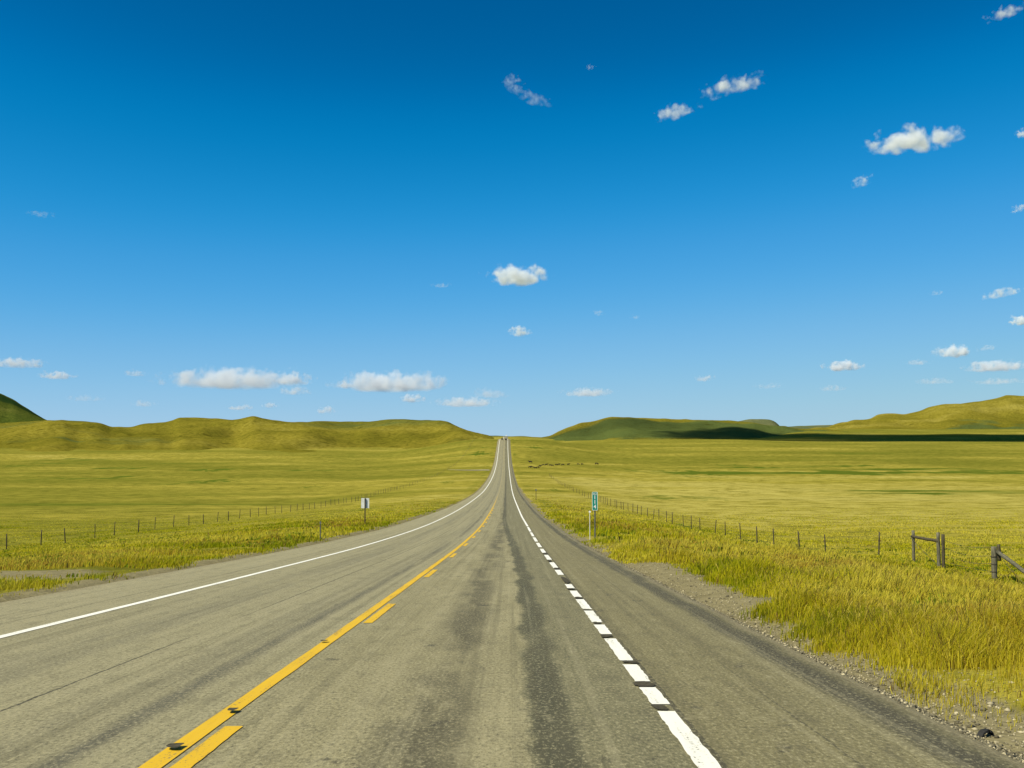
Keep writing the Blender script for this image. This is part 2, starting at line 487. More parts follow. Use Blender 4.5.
hill("rolling_hills", M_hill, [(-420, 430), (-300, 424), (-200, 417), (-100, 420), (0, 423.6), (30, 422.4), (50, 420.6), (80, 422.4), (100, 424.6), (112, 427.6), (126, 428), (145, 425), (163, 424), (172, 422), (180, 419.2),
     (215, 419.4), (238, 420.4), (247, 418.6), (254, 417.8), (264, 420), (290, 423), (305, 422), (320, 421.4), (340, 422), (368, 422.2), (378, 420.8), (389, 419.8), (415, 420.2), (437, 420.3), (446, 422), (456, 427), (465, 430.6), (473, 433.6), (481, 436.4), (488, 439.6), (495, 445)],
     1750, 1050, 0.75, 12.0, 105, 180, seed=100, spur=7.0)
hill("green_hill", M_green_hill, [(-520, 428), (-380, 402), (-240, 384), (-130, 376), (-60, 380), (-25, 386), (0, 393.5), (12, 399), (25, 407), (38, 415), (48, 420.5), (62, 424), (90, 432)],
     2700, 2050, 0.6, 10, 160, 0, seed=130, wetk=1.0, spur=6)
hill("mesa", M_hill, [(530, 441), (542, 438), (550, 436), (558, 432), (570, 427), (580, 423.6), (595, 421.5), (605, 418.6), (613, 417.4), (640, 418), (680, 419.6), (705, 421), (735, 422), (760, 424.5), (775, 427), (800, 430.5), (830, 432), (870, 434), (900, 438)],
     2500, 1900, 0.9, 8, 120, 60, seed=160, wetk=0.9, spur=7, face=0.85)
hill("far_mesa", M_far_hill, [(640, 424), (700, 422), (735, 421.5), (748, 419.6), (755, 419), (768, 419.2), (774, 421), (778, 424), (782, 428), (790, 432)],
     5200, 4600, 0.8, 5, 260, 0, seed=190)
hill("distant_ridge", M_far_hill, [(690, 431), (760, 429), (780, 427.2), (800, 425.8), (825, 425), (842, 424.4), (870, 424), (930, 423), (1000, 428)],
     9500, 8000, 0.8, 8, 500, 0, seed=220)
hill("ridge_hill", M_hill, [(800, 436), (815, 433), (829, 430), (833, 428), (843, 424), (854, 420.8), (870, 418.8), (879, 414.8), (887, 414.2), (904, 415.2), (912, 414), (920, 412.4), (929, 409), (940, 407), (957, 404.4), (973, 402), (995, 398.8),
     (1002, 396.4), (1007, 395), (1014, 395.5), (1024, 396), (1100, 394), (1200, 401), (1320, 415), (1420, 430)],
     3300, 2500, 0.7, 20, 190, 150, seed=250, spur=16, wetk=0.8)
hill("distant_rise", M_far_hill, [(380, 444), (440, 438), (475, 435.0), (492, 435.6), (508, 436.2), (520, 436), (535, 437.2), (550, 438.0), (580, 440), (620, 444)],
     4200, 3300, 0.8, 3, 250, 0, seed=280)

# ------------------------------------------------------------------ road
def ribbon(us, zs, rows, dz=0.0, shift=None):
    """us: lateral positions measured at the near road; returns verts + uv"""
    ys = rows
    c = road_c(ys) + 2.5; z = road_z(ys)
    U = np.array([[u(y) if callable(u) else u for u in us] for y in ys])
    X = U + c[:, None]
    Y = np.repeat(ys[:, None], len(us), 1)
    Z = z[:, None] + np.array(zs)[None, :] + dz
    return np.stack([X, Y, Z], -1).reshape(-1, 3), np.stack([U, Y, 0 * U], -1).reshape(-1, 3), grid_faces(len(ys), len(us))

def asphalt():
    t = NT("worn asphalt")
    uv = t.at('ruv').outputs['Vector']
    u, v, _ = t.xyz(uv)
    agg = t.noise(uv, 70, 3, 0.8)
    agg2 = t.noise(uv, 22, 3, 0.7)
    longi = t.noise(t.comb(t.m('MULTIPLY', u, 2.2), t.m('MULTIPLY', v, 0.11), 0.0), 1.0, 5, 0.6)
    patch = t.noise(t.comb(t.m('MULTIPLY', u, 0.8), t.m('MULTIPLY', v, 0.22), 3.0), 1.0, 5, 0.65)
    wob = t.m('SUBTRACT', t.noise(t.comb(0.0, t.m('MULTIPLY', v, 0.35), 0.0), 1.0, 5, 0.6), 0.5)
    fine = t.m('MULTIPLY', t.m('SUBTRACT', t.noise(t.comb(t.m('MULTIPLY', u, 6.0), t.m('MULTIPLY', v, 2.5), 0.0), 1.0, 4, 0.6), 0.5), 0.16)
    col = t.mix(t.ss(patch, 0.3, 0.7), (0.218, 0.194, 0.108), (0.285, 0.254, 0.146))
    # left lane a little paler and greyer
    col = t.mix(t.ss(u, -1.9, -2.4), col, t.mix(longi, (0.222, 0.200, 0.116), (0.305, 0.276, 0.168)))
    # newer dark strip of mix that wanders across the right lane further on
    bnd = t.n('ShaderNodeMapRange', interpolation_type='SMOOTHSTEP')
    t.put(bnd.inputs[0], v)
    for i, q in enumerate((18.0, 95.0, 0.12, -0.72)): bnd.inputs[i + 1].default_value = q
    ub = t.m('ADD', t.m('ADD', u, t.m('MULTIPLY', wob, 0.55)), fine)
    rel = t.m('SUBTRACT', ub, bnd.outputs[0])
    dark = t.mix(longi, (0.112, 0.106, 0.060), (0.180, 0.165, 0.094))
    rightm = t.m('MULTIPLY', t.ss(rel, -0.05, 0.05), t.ss(u, 1.35, 1.2))
    col = t.mix(t.m('MULTIPLY', rightm, 0.85), col, dark)
    strip = t.m('MULTIPLY', t.band(rel, 0.02, 0.34, 0.07), t.ss(patch, 0.25, 0.55, 0.6, 1.0))
    col = t.mix(strip, col, (0.066, 0.064, 0.040))
    # right shoulder, browner
    sh = t.ss(u, 1.24, 1.32)
    col = t.mix(sh, col, t.mix(longi, (0.140, 0.123, 0.060), (0.205, 0.182, 0.096)))
    # oily middle of the right lane, sparse scuffs
    oil = t.m('MULTIPLY', t.band(t.m('ADD', u, t.m('MULTIPLY', wob, 0.5)), -0.95, -0.35, 0.22), t.ss(patch, 0.40, 0.58))
    col = t.mix(t.m('MULTIPLY', oil, 0.8), col, (0.062, 0.056, 0.036))
    scv = t.comb(t.m('MULTIPLY', u, 1.9), t.m('MULTIPLY', v, 1.15), 9.0)
    scuff = t.m('MULTIPLY', t.ss(t.noise(scv, 1.0, 4, 0.7), 0.60, 0.69), t.band(u, -2.0, 2.4, 0.3))
    col = t.mix(t.m('MULTIPLY', scuff, 0.75), col, (0.045, 0.042, 0.034))
    # wheel tracks in the left lane, construction seam, cracks
    for (a, b, k) in ((-5.4, -4.6, 0.30), (-3.5, -3.0, 0.25), (-2.95, -2.72, 0.75)):
        m_ = t.m('MULTIPLY', t.band(t.m('ADD', u, t.m('MULTIPLY', fine, 0.8)), a, b, 0.09), t.ss(longi, 0.32, 0.58))
        col = t.mix(t.m('MULTIPLY', m_, k), col, (0.075, 0.072, 0.058))
    for (c_, w_, k) in ((-4.0, 0.012, 0.9), (-7.1, 0.010, 0.6), (1.30, 0.02, 0.7), (2.15, 0.008, 0.5)):
        dd = t.m('ABSOLUTE', t.m('SUBTRACT', t.m('ADD', u, t.m('MULTIPLY', fine, 0.35)), c_))
        m_ = t.m('MULTIPLY', t.ss(dd, w_ + 0.008, w_ - 0.004), t.ss(longi, 0.3, 0.5))
        col = t.mix(t.m('MULTIPLY', m_, k), col, (0.035, 0.033, 0.028))
    # tar along the broken right edge of the pavement
    ue = t.m('ADD', u, t.m('MULTIPLY', wob, 0.35))
    ed = t.m('MULTIPLY', t.band(ue, 2.70, 3.02, 0.10), t.ss(longi, 0.25, 0.5, 0.4, 1.0))
    col = t.mix(t.m('MULTIPLY', ed, 0.8), col, (0.045, 0.042, 0.034))
    # dusty gravel at both rims
    rim = t.m('MAXIMUM', t.ss(ue, 3.02, 3.14), t.ss(t.m('ADD', u, t.m('MULTIPLY', wob, 0.9)), -8.3, -8.9))
    col = t.mix(rim, col, t.mix(agg2, (0.14, 0.116, 0.066), (0.31, 0.268, 0.160)))
    # loose dust, pale and dark aggregate grit
    grit = t.noise(t.comb(t.m('MULTIPLY', u, 34.0), t.m('MULTIPLY', v, 17.0), 0.0), 1.0, 4, 0.75)
    blot = t.noise(t.comb(t.m('MULTIPLY', u, 5.0), t.m('MULTIPLY', v, 1.6), 5.0), 1.0, 6, 0.7)
    col = t.mix(t.m('MULTIPLY', t.ss(grit, 0.50, 0.64), 0.55), col, (0.42, 0.375, 0.225))
    col = t.mix(t.m('MULTIPLY', t.ss(grit, 0.48, 0.34), 0.70), col, (0.055, 0.050, 0.034))
    streak = t.noise(t.comb(t.m('MULTIPLY', u, 7.0), t.m('MULTIPLY', v, 0.045), 2.0), 1.0, 5, 0.62)
    col = t.mix(t.m('MULTIPLY', t.ss(streak, 0.50, 0.36), 0.30), col, (0.085, 0.076, 0.046))
    col = t.mix(t.m('MULTIPLY', t.ss(streak, 0.54, 0.66), 0.22), col, (0.36, 0.322, 0.20))
    col = t.mix(t.m('MULTIPLY', t.ss(blot, 0.50, 0.34), 0.30), col, (0.075, 0.068, 0.046))
    col = t.mix(t.m('MULTIPLY', t.ss(blot, 0.54, 0.68), 0.30), col, (0.35, 0.312, 0.19))
    col = t.mix(t.m('MULTIPLY', t.ss(agg, 0.5, 0.35), 0.4), col, (0.05, 0.046, 0.034))
    h = t.m('ADD', agg, t.m('MULTIPLY', agg2, 0.6))
    return t.done(t.bsdf(col, 0.95, 0.15, 0.0, t.bump(h, 0.55, 0.012)))
M_asph = asphalt()

le = lambda y: float(left_edge(y))
V, UV, Fc = ribbon([lambda y: le(y) - 0.95, lambda y: le(y) - 0.25, le, -6.3, -4.0, -2.2, -0.5, 1.2, 2.6, 3.12, 3.30, 3.95], [-0.30, -0.07, 0, 0, 0, 0, 0, 0, 0, 0, -0.06, -0.28], ROWS)
me = mesh_np("road", V, Fc); attr(me, 'ruv', UV, 'FLOAT_VECTOR')
tag(link("road", me, M_asph), kind='structure')

def paint(name, c0, c1, keep, fade=None):
    t = NT(name)
    uv = t.at('ruv').outputs['Vector']
    u, v, _ = t.xyz(uv)
    n = t.noise(uv, 40, 4, 0.7)
    lg = t.noise(t.comb(t.m('MULTIPLY', u, 9.0), t.m('MULTIPLY', v, 0.8), 0.0), 1.0, 5, 0.65)
    col = t.mix(lg, c0, c1)
    wearf = t.m('ADD', t.m('MULTIPLY', n, 0.55), t.m('MULTIPLY', lg, 0.45))
    col = t.mix(t.ss(wearf, keep, keep - 0.05), col, (0.11, 0.10, 0.075))
    if fade:
        col = t.mix(t.ss(v, fade[0], fade[1], 0.0, 0.9), col, (0.25, 0.215, 0.12))
    return t.done(t.bsdf(col, 0.75, 0.3))
M_white = paint("white road paint", (0.62, 0.60, 0.53), (0.82, 0.80, 0.74), 0.43)
M_yellow = paint("yellow road paint", (0.50, 0.30, 0.008), (0.65, 0.405, 0.012), 0.44, (90, 260))

def line(name, u0, u1, pieces, mat, dz, lift_label=None, jag=0.004):
    Vs, Us, Fs, off = [], [], [], 0
    for (a, b) in pieces:
        rows = np.unique(np.concatenate([[a, b], ROWS[(ROWS > a) & (ROWS < b)]]))
        if b < 60:
            rows = np.unique(np.concatenate([rows, np.arange(a, b, 0.12)]))
        j0 = (RNG.random(len(rows)) - 0.5) * 2 * jag; j1 = (RNG.random(len(rows)) - 0.5) * 2 * jag
        c = road_c(rows) + 2.5
        k = 1 + np.clip((rows - 60) / 400, 0, 1.2) * (0.9 if mat == M_white else 0.0)
        mid, hw = (u0 + u1) / 2, (u1 - u0) / 2
        ua = mid - hw * k + j0; ub = mid + hw * k + j1
        z = road_z(rows) + dz
        P = np.stack([np.stack([ua + c, rows, z], -1), np.stack([ub + c, rows, z], -1)], 1).reshape(-1, 3)
        Q = np.stack([np.stack([ua, rows, 0 * rows], -1), np.stack([ub, rows, 0 * rows], -1)], 1).reshape(-1, 3)
        Vs.append(P); Us.append(Q); Fs.append(grid_faces(len(rows), 2) + off); off += len(P)
    me = mesh_np(name, np.vstack(Vs), np.vstack(Fs)); attr(me, 'ruv', np.vstack(Us), 'FLOAT_VECTOR')
    return tag(link(name, me, mat), kind='structure')

def road_y(py):
    """distance along the road at which its surface appears at a picture row"""
    b = ray(512, py)[1]
    ys = np.linspace(3, 240, 24000)
    return float(ys[np.argmax(road_z(ys) - b * ys > 0)])

line("left_edge_line", -6.42, -6.28, [(-25, 2640)], M_white, 0.006)
gaps = [(712, 705), (688, 682), (665, 661), (639, 634.5), (625, 622.5), (611, 609.5), (599.5, 597.5), (591, 588.5), (584.5, 575), (570, 568.2), (562.5, 559.8), (555, 553), (549, 547.2), (543, 541.6), (537.5, 536.4), (532.5, 531.6), (527, 526.3)]
pieces, a = [], -25.0
for (p, q) in gaps:
    g0, g1 = road_y(p), road_y(q)
    pieces.append((a, g0)); a = g1
pieces.append((a, 2640))
line("right_edge_line", 1.13, 1.275, pieces, M_white, 0.006, jag=0.007)
line("centre_line", -2.27, -2.13, [(-25, 2640)], M_yellow, 0.006)
line("passing_dashes", -2.08, -1.95, [(4.6 + 9.65 * k - 0.1, 7.4 + 9.65 * k) for k in range(-2, 14)], M_yellow, 0.006)
# black tar wiped over the broken white line
M_tar = worn("black tar", (0.040, 0.035, 0.023), (0.085, 0.075, 0.050), 20, 0.95, 0.1)
tarp = []
for (p, q) in gaps[:12]:
    g0, g1 = road_y(p), road_y(q)
    w = g1 - g0
    for k in range(2):
        tarp.append((random.uniform(1.09, 1.17), random.uniform(1.20, 1.305), g0 + w * random.uniform(0.0, .35), g1 - w * random.uniform(0.0, .35)))
for py_, uu_ in ((749, -2.22), (713, -2.17), (643, -2.23)):
    yy_ = road_y(py_)
    tarp.append((uu_ - random.uniform(.03, .06), uu_ + random.uniform(.03, .06), yy_ - random.uniform(.05, .09), yy_ + random.uniform(.05, .09)))
bm = bmesh.new()
for i, (u0, u1, g0, g1) in enumerate(tarp):
    ring = []
    skew = random.uniform(-.25, .25) if u1 > 0 else 0.0
    for k in range(22):
        an = k / 22 * 2 * math.pi
        rr_ = random.uniform(.72, 1.12) if u1 > 0 else 1 + .12 * math.sin(3 * an + i)
        cu, su = math.cos(an), math.sin(an)
        cu = math.copysign(abs(cu) ** .6, cu); su = math.copysign(abs(su) ** .6, su)
        uu = (u0 + u1) / 2 + cu * (u1 - u0) * 0.5 * rr_
        yy = (g0 + g1) / 2 + su * (g1 - g0) * 0.45 * rr_ + (uu - 1.2) * skew
        ring.append(bm.verts.new((uu + float(road_c(yy)) + 2.5, yy, float(road_z(yy)) + 0.009 + 0.0008 * i)))
    f = bm.faces.new(ring)
    f.normal_update()
    if f.normal.z < 0: f.normal_flip()
bmesh.ops.triangulate(bm, faces=bm.faces[:])
me = bpy.data.meshes.new("tar_patches"); bm.to_mesh(me); bm.free()
tag(link("tar_patches", me, M_tar), kind='structure')

# gravel side road joining on the left of the far slope
M_gravel = worn("pale gravel track", (0.26, 0.235, 0.18), (0.40, 0.36, 0.28), 0.8, 0.95, 0.1)
ys0 = hit(480, 470.5)[1]
xs = np.linspace(-11.5 - 0.4, -34, 40)
Vt = []
for x_ in xs:
    wd = 1.0 - 0.75 * ((-12 - x_) / 22)
    for k in (-4.5, -2, 0, 2, 4.5):
        y_ = ys0 + k * 1.1 * wd + (x_ + 12) * -0.25 + 1.5 * math.sin(x_ / 3)
        Vt.append((x_, y_, float(max(ground(x_, y_), road_z(y_) - 0.05)) + 0.16))
tag(link("side_track", mesh_np("side_track", np.array(Vt), grid_faces(40, 5)), M_gravel), kind='structure')

# ------------------------------------------------------------------ grass, stones
M_blade = NT("grass blades")
_c = M_blade.at('bcol').outputs['Color']
_d = M_blade.n('ShaderNodeBsdfDiffuse'); M_blade.put(_d.inputs[0], _c)
_t = M_blade.n('ShaderNodeBsdfTranslucent'); M_blade.put(_t.inputs[0], _c)
_m = M_blade.n('ShaderNodeMixShader'); _m.inputs[0].default_value = 0.45
M_blade.t.links.new(_d.outputs[0], _m.inputs[1]); M_blade.t.links.new(_t.outputs[0], _m.inputs[2])
M_blade = M_blade.done(_m.outputs[0])

def grass(name, n, ymin, ymax, pmin, pmax, side, hmul=1.0, per=6, power=1.0):
    """tussocks scattered with a density that falls with distance"""
    t = RNG.random(n) ** power
    y = ymin * (ymax / ymin) ** t
    x = (pmin + (pmax - pmin) * RNG.random(n) - 512) / F * y
    d = x - _xc(y)
    if side > 0:
        edge = 5.90 + (fbm(y / 3.0, x * 0 + 3, 4, 60) - 0.5) * 1.2 + 0.9 * np.exp(-((y - 24) / 8.5) ** 2)
        keep = d > edge + 0.25 - 0.25 * RNG.random(n) ** 3
        bare = np.zeros(n, bool)
        out = d - edge
    else:
        e = -(left_edge(y) + 2.5)
        keep = -d > e + 0.55 + (fbm(y / 2.0, x * 0 + 5, 3, 66) - 0.5) * 0.7
        bare = (np.exp(-((y - 24.5) / 3.2) ** 4 - ((x + 12.3) / 2.6) ** 4) > 0.4) & (RNG.random(n) < 0.9)
        out = -d - e
    cl = fbm(x / 1.6, y / 1.6, 3, 70)
    keep &= ~bare & (RNG.random(n) < (sstep(0.32, 0.56, cl) * 0.94 + 0.06) * (0.25 + 0.75 * sstep(0.0, 1.3, out)))
    keep &= RNG.random(n) < sstep(ymax, ymax * 0.35, y) if ymax > 100 else True
    x, y, d, out, cl = x[keep], y[keep], d[keep], out[keep], cl[keep]
    n = len(x)
    big = fbm(x / 9, y / 9, 3, 74)
    # tall on the verge bank, shorter grazed sward beyond the fences
    verge = sstep(0.0, 1.2, out) * (1 - 0.8 * sstep(6, 15, out))
    H = (0.07 + 0.15 * verge) * (0.28 + 2.5 * cl * cl) * hmul * (1 - 0.65 * sstep(60, 200, y))
    # colours: green at the road edge, straw and reddish seed heads up the bank
    dry = np.clip((0.46 if side > 0 else 0.36) + 0.50 * sstep(0.3, 5, out) + (big - 0.5) * 2.0 + (fbm(x / 2.6, y / 2.6, 3, 77) - 0.5) * 0.9 + (fbm(x / 30, y / 18, 3, 50) - 0.5) * 0.8 - (0.26 if side < 0 else 0.04), 0, 1)
    red = sstep(0.44, 0.60, fbm(x / 6, y / 3, 3, 78)) * np.exp(-((out - 5.0) / 4.0) ** 2)
    weed = (out > 1.5) & (RNG.random(n) < 0.03 + 0.08 * sstep(0.5, 0.62, fbm(x / 4, y / 4, 3, 81)) * (1.6 if side < 0 else 1.0)) & (y < 75)
    dead = (RNG.random(n) < 0.02) & (y < 90)
    per_ = per
    X = np.repeat(x, per_); Y = np.repeat(y, per_); m = len(X)
    spread = 0.05 + 0.0022 * Y
    X = X + RNG.normal(0, 1, m) * spread; Y = Y + RNG.normal(0, 1, m) * spread * 1.5
    Z = ground(X, Y)
    h = np.repeat(H, per_) * RNG.uniform(0.55, 1.25, m)
    wd = np.repeat(weed, per_); dd_ = np.repeat(dead, per_)
    h = np.where(wd, h * 0.6 + 0.03, np.where(dd_, h * 1.25, h))
    w = np.where(wd, 3.2, np.where(dd_, 0.8, 1.0)) * np.maximum(0.0034, 0.00042 * Y) * RNG.uniform(0.7, 1.5, m)
    a = RNG.uniform(0, math.pi, m)
    dx, dy = np.cos(a) * w, np.sin(a) * w * 0.8
    DT = np.stack([dx, dy, 0 * dx], -1)
    seed_ = RNG.random(m) < 0.06
    h = np.where(seed_, h * 1.15 + 0.02, h)
    tipw = np.where(seed_, 0.8, 0.2)[:, None]; stem = np.where(seed_, 0.45, 1.0)
    la = RNG.uniform(0, 2 * math.pi, m); ln = RNG.uniform(0.05, 0.55, m) * h
    lx, ly = np.cos(la) * ln + 0.10 * h, np.sin(la) * ln
    dx, dy = dx * stem, dy * stem
    P0 = np.stack([X - dx, Y - dy, Z - 0.03], -1); P1 = np.stack([X + dx, Y + dy, Z - 0.03], -1)
    P2 = np.stack([X + lx * .35 + dx * .75, Y + ly * .35 + dy * .75, Z + h * .6], -1); P3 = np.stack([X + lx * .35 - dx * .75, Y + ly * .35 - dy * .75, Z + h * .6], -1)
    TP = np.stack([X + lx, Y + ly, Z + h], -1); P4 = TP + DT * tipw; P5 = TP - DT * tipw
    V = np.stack([P0, P1, P2, P3, P4, P5], 1).reshape(-1, 3)
    b = np.arange(m)[:, None] * 6
    Fq = np.concatenate([b + np.array([[0, 1, 2, 3]]), b + np.array([[3, 2, 4, 5]])], 0)
    me = mesh_np(name, V, Fq, smooth=False)
    dv = np.clip(np.repeat(dry, per_) + RNG.normal(0, .16, m), 0, 1)[:, None]
    rv = (np.repeat(red, per_) * (RNG.random(m) < 0.55))[:, None]
    c_g, c_y, c_s, c_r = (np.array(c) for c in ((0.240, 0.270, 0.008), (0.470, 0.415, 0.014), (0.590, 0.500, 0.060), (0.390, 0.240, 0.035)))
    col = np.where(dv < 0.5, c_g + (c_y - c_g) * dv * 2, c_y + (c_s - c_y) * (dv * 2 - 1))
    col = col * (1 - rv) + c_r * rv
    col = np.where(seed_[:, None], np.array((0.50, 0.40, 0.06)) * RNG.uniform(.75, 1.1, (m, 1)), col)
    col = np.where(wd[:, None], np.array((0.17, 0.215, 0.016)) * RNG.uniform(.7, 1.4, (m, 1)), np.where(dd_[:, None], np.array((0.16, 0.09, 0.035)) * RNG.uniform(.7, 1.3, (m, 1)), col))
    attr(me, 'bcol', np.repeat(col, 6, axis=0), 'FLOAT_VECTOR')
    return tag(link(name, me, M_blade), kind='stuff')

grass("grass", 80000, 6.5, 42, 560, 1180, 1, 1.0, 10, 0.9)
grass("grass", 40000, 36, 230, 515, 1110, 1, 0.95, 5, 1.1)
grass("grass", 26000, 13, 46, -140, 450, -1, 0.52, 6, 0.8)
grass("grass", 40000, 42, 240, -110, 505, -1, 0.62, 5, 1.1)

def stones(name, n, mat):
    y = 5.0 * (60 / 5.0) ** RNG.random(n)
    d = 5.75 + np.abs(RNG.normal(0, 0.55, n)) * (1 + 0.8 * np.exp(-((y - 24) / 8.5) ** 2))
    x = d + _xc(y)
    u = x + 2.5 - (_xc(y) + 2.5)
    zr = road_z(y)
    z = np.where(d < 5.66 + 0.7, np.interp(d, [5.62, 5.80, 6.45], [0, -0.06, -0.28]) + zr, ground(x, y))
    z = np.maximum(z, ground(x, y))
    s = RNG.gamma(2.0, 0.0034, n) + 0.003
    base = np.array([[1, 0, 0], [-1, 0, 0], [0, 1, 0], [0, -1, 0], [0, 0, 1], [0, 0, -1]], float)
    tri = np.array([[0, 2, 4], [2, 1, 4], [1, 3, 4], [3, 0, 4], [2, 0, 5], [1, 2, 5], [3, 1, 5], [0, 3, 5]])
    V = base[None] * (s[:, None, None] * RNG.uniform(0.6, 1.4, (n, 6, 1))) * np.array([1.2, 1.0, 0.6])
    a = RNG.uniform(0, 6.28, n); ca, sa = np.cos(a)[:, None], np.sin(a)[:, None]
    V = np.stack([V[..., 0] * ca - V[..., 1] * sa, V[..., 0] * sa + V[..., 1] * ca, V[..., 2]], -1)
    V = V + np.stack([x, y, z + s * 0.25], -1)[:, None]
    Fc = (np.arange(n)[:, None, None] * 6 + tri[None]).reshape(-1, 3)
    me = mesh_np(name, V.reshape(-1, 3), Fc, smooth=False)
    g = (RNG.random(n) ** 1.8 * 0.38 + 0.09)[:, None] * np.array([1.0, 0.87, 0.56])
    attr(me, 'bcol', np.repeat(g, 6, axis=0), 'FLOAT_VECTOR')
    return tag(link(name, me, mat), kind='stuff')
_s = NT("road gravel"); M_stone = _s.done(_s.bsdf(_s.at('bcol').outputs['Color'], 0.9, 0.2))
stones("gravel", 11000, M_stone)

# torn scrap of rubber lying on the gravel
M_rubber = worn("black rubber", (0.010, 0.010, 0.010), (0.022, 0.021, 0.020), 30, 0.7, 0.3)
sx, sy = 3.58, 7.72
mb = MB()
for k in range(7):
    a0, a1 = k * 0.33 - 1.1, (k + 1) * 0.33 - 1.1
    mb.prism([(-0.026 + 0.006 * math.sin(3 * k), 0.012), (0.026, 0.010), (0.024, 0.022), (-0.02, 0.026)], 0, 0.03)
    vs = [v for v in mb.bm.verts if not v.tag]
    for v in vs:
        t_ = v.co.x / 0.03; an = a0 + (a1 - a0) * t_
        rr_ = 0.055 + v.co.z
        v.co = Vector((math.sin(an) * rr_, v.co.y, math.cos(an) * rr_ - 0.012)); v.tag = True
mb.rough(0.008, 40)
o = mb.build("rubber_scrap", M_rubber)
o.location = (sx, sy, float(ground(sx, sy)) - 0.012); o.rotation_euler = (0.1, 0.05, 0.5)
tag(o, "curled black rubber scrap lying on the gravel beside the tall roadside grass", "scrap")

# ------------------------------------------------------------------ fences
M_wood = worn("weathered fence wood", (0.035, 0.029, 0.016), (0.105, 0.088, 0.052), 9, 0.9, 0.15, 0, (3, 3, 0.5), 0.01)
M_grey_wood = worn("silvery weathered wood", (0.055, 0.052, 0.034), (0.17, 0.155, 0.105), 9, 0.9, 0.15, 0, (3, 3, 0.5), 0.01)
M_wire = worn("rusty fence wire", (0.07, 0.05, 0.035), (0.16, 0.14, 0.11), 3, 0.6, 0.4, 0.6)

def post_mesh(h, r, seed):
    rnd = random.Random(seed)
    mb = MB()
    rings = 6
    prev = None
    bend = rnd.uniform(-.03, .03)
    for k in range(rings):
        t_ = k / (rings - 1)
        rr_ = r * (1.08 - 0.2 * t_) * rnd.uniform(.94, 1.06)
        ring = [mb.bm.verts.new((math.cos(i / 8 * 6.283) * rr_ * rnd.uniform(.92, 1.08) + bend * t_ * t_, math.sin(i / 8 * 6.283) * rr_, -0.35 + t_ * (h + 0.35) + (rnd.uniform(-.02, .02) if k == rings - 1 else 0))) for i in range(8)]
        if prev:
            for i in range(8): mb.bm.faces.new([prev[i], prev[(i + 1) % 8], ring[(i + 1) % 8], ring[i]])
        else: mb.bm.faces.new(ring[::-1])
        prev = ring
    mb.bm.faces.new(prev)
    return mb.mesh("post", True)

def wire_mesh(pts, r=0.004, sag=0.0):
    mb = MB()
    for p, q in zip(pts[:-1], pts[1:]):
        p, q = Vector(p), Vector(q)
        k = 3 if sag else 1
        prev = p
        for i in range(1, k + 1):
            t_ = i / k
            c = p.lerp(q, t_); c.z -= sag * 4 * t_ * (1 - t_)
            mb.tube(prev, c, r, seg=4, caps=False); prev = c
    return mb.mesh("wire")

def fence(label, spots, heights=(1.12, 1.3), limit=100):
    x0, y0 = spots[0]
    root = empty("wire_fence", on_ground(x0, y0))
    tag(root, label, "fence")
    kinds = []
    for k in range(6):
        me_ = post_mesh(random.uniform(*heights), random.uniform(0.034, 0.050), k)
        me_.materials.append(M_wood); kinds.append(me_)
    o0 = Vector(root.location)
    tops, far = [], None
    for i, (x, y) in enumerate(spots):
        g = Vector(on_ground(x, y)) - o0
        tops.append(g)
        if i < limit:
            p = bpy.data.objects.new("post", kinds[random.randrange(6)])
            COL.objects.link(p); p.parent = root; p.location = g
            p.rotation_euler = (random.gauss(0, .035), random.gauss(0, .035), random.uniform(0, 6.28))
        else:
            far = far or MB()
            far.tube(g + Vector((0, 0, -.3)), g + Vector((random.gauss(0, .04), 0, random.uniform(*heights))), .045, .04, 6)
    if far:
        f_ = far.build("far_posts", M_wood, root); f_["kind"] = "stuff"
    for h in (0.32, 0.58, 0.84, 1.06):
        w_ = link("wire", wire_mesh([g + Vector((0.055, 0, h)) for g in tops], 0.0035), M_wire, root)
    return root

lf = [(-36.0 + random.gauss(0, .12), 66.2 + 5.12 * (k if k < 50 else 50 + 2 * (k - 50)) + random.gauss(0, .25)) for k in range(115)]
fence("long barbed wire fence on dark wooden posts running along the left field", lf)
rf = [(17.0 + random.gauss(0, .1), 47.0 + (0 if k == 0 else 2.9 + 5.1 * (k if k < 34 else 34 + 2 * (k - 34))) + random.gauss(0, .2)) for k in range(58)]
fence("barbed wire fence on dark posts across the right field behind the green road sign", rf)

# brace frame at the end of the right fence: two posts, a doubled end post, cross rail and twisted wires
def stick(name, p, q, r0, r1, parent, mat):
    mb = MB(); mb.tube(p, q, r0, r1, 10)
    bmesh.ops.subdivide_edges(mb.bm, edges=[e for e in mb.bm.edges if abs((e.verts[0].co - e.verts[1].co).length) > 0.5], cuts=6)
    mb.rough(0.018, 5.0)
    return mb.build(name, mat, parent, True)
b0 = Vector(on_ground(17.0, 42.7)); b1 = Vector(on_ground(17.0, 40.2)); b2 = Vector(on_ground(17.13, 40.1))
root = empty("fence_brace", b0)
tag(root, "weathered wooden fence brace with two uprights, a cross rail and crossed wires", "fence brace")
L = lambda v: v - b0
top0 = Vector((0, 0, 1.36))
stick("post", L(b0) + Vector((0, 0, -.5)), L(b0) + top0, .068, .062, root, M_grey_wood)
stick("post", L(b1) + Vector((0, 0, -.5)), L(b1) + Vector((0, 0, 1.40)), .075, .068, root, M_grey_wood)
stick("post", L(b2) + Vector((0, 0, -.5)), L(b2) + Vector((.02, 0, 1.34)), .070, .062, root, M_wood)
stick("rail", L(b0) + Vector((-.02, .10, 1.10)), L(b1) + Vector((-.02, -.06, 1.06)), .058, .066, root, M_wood)
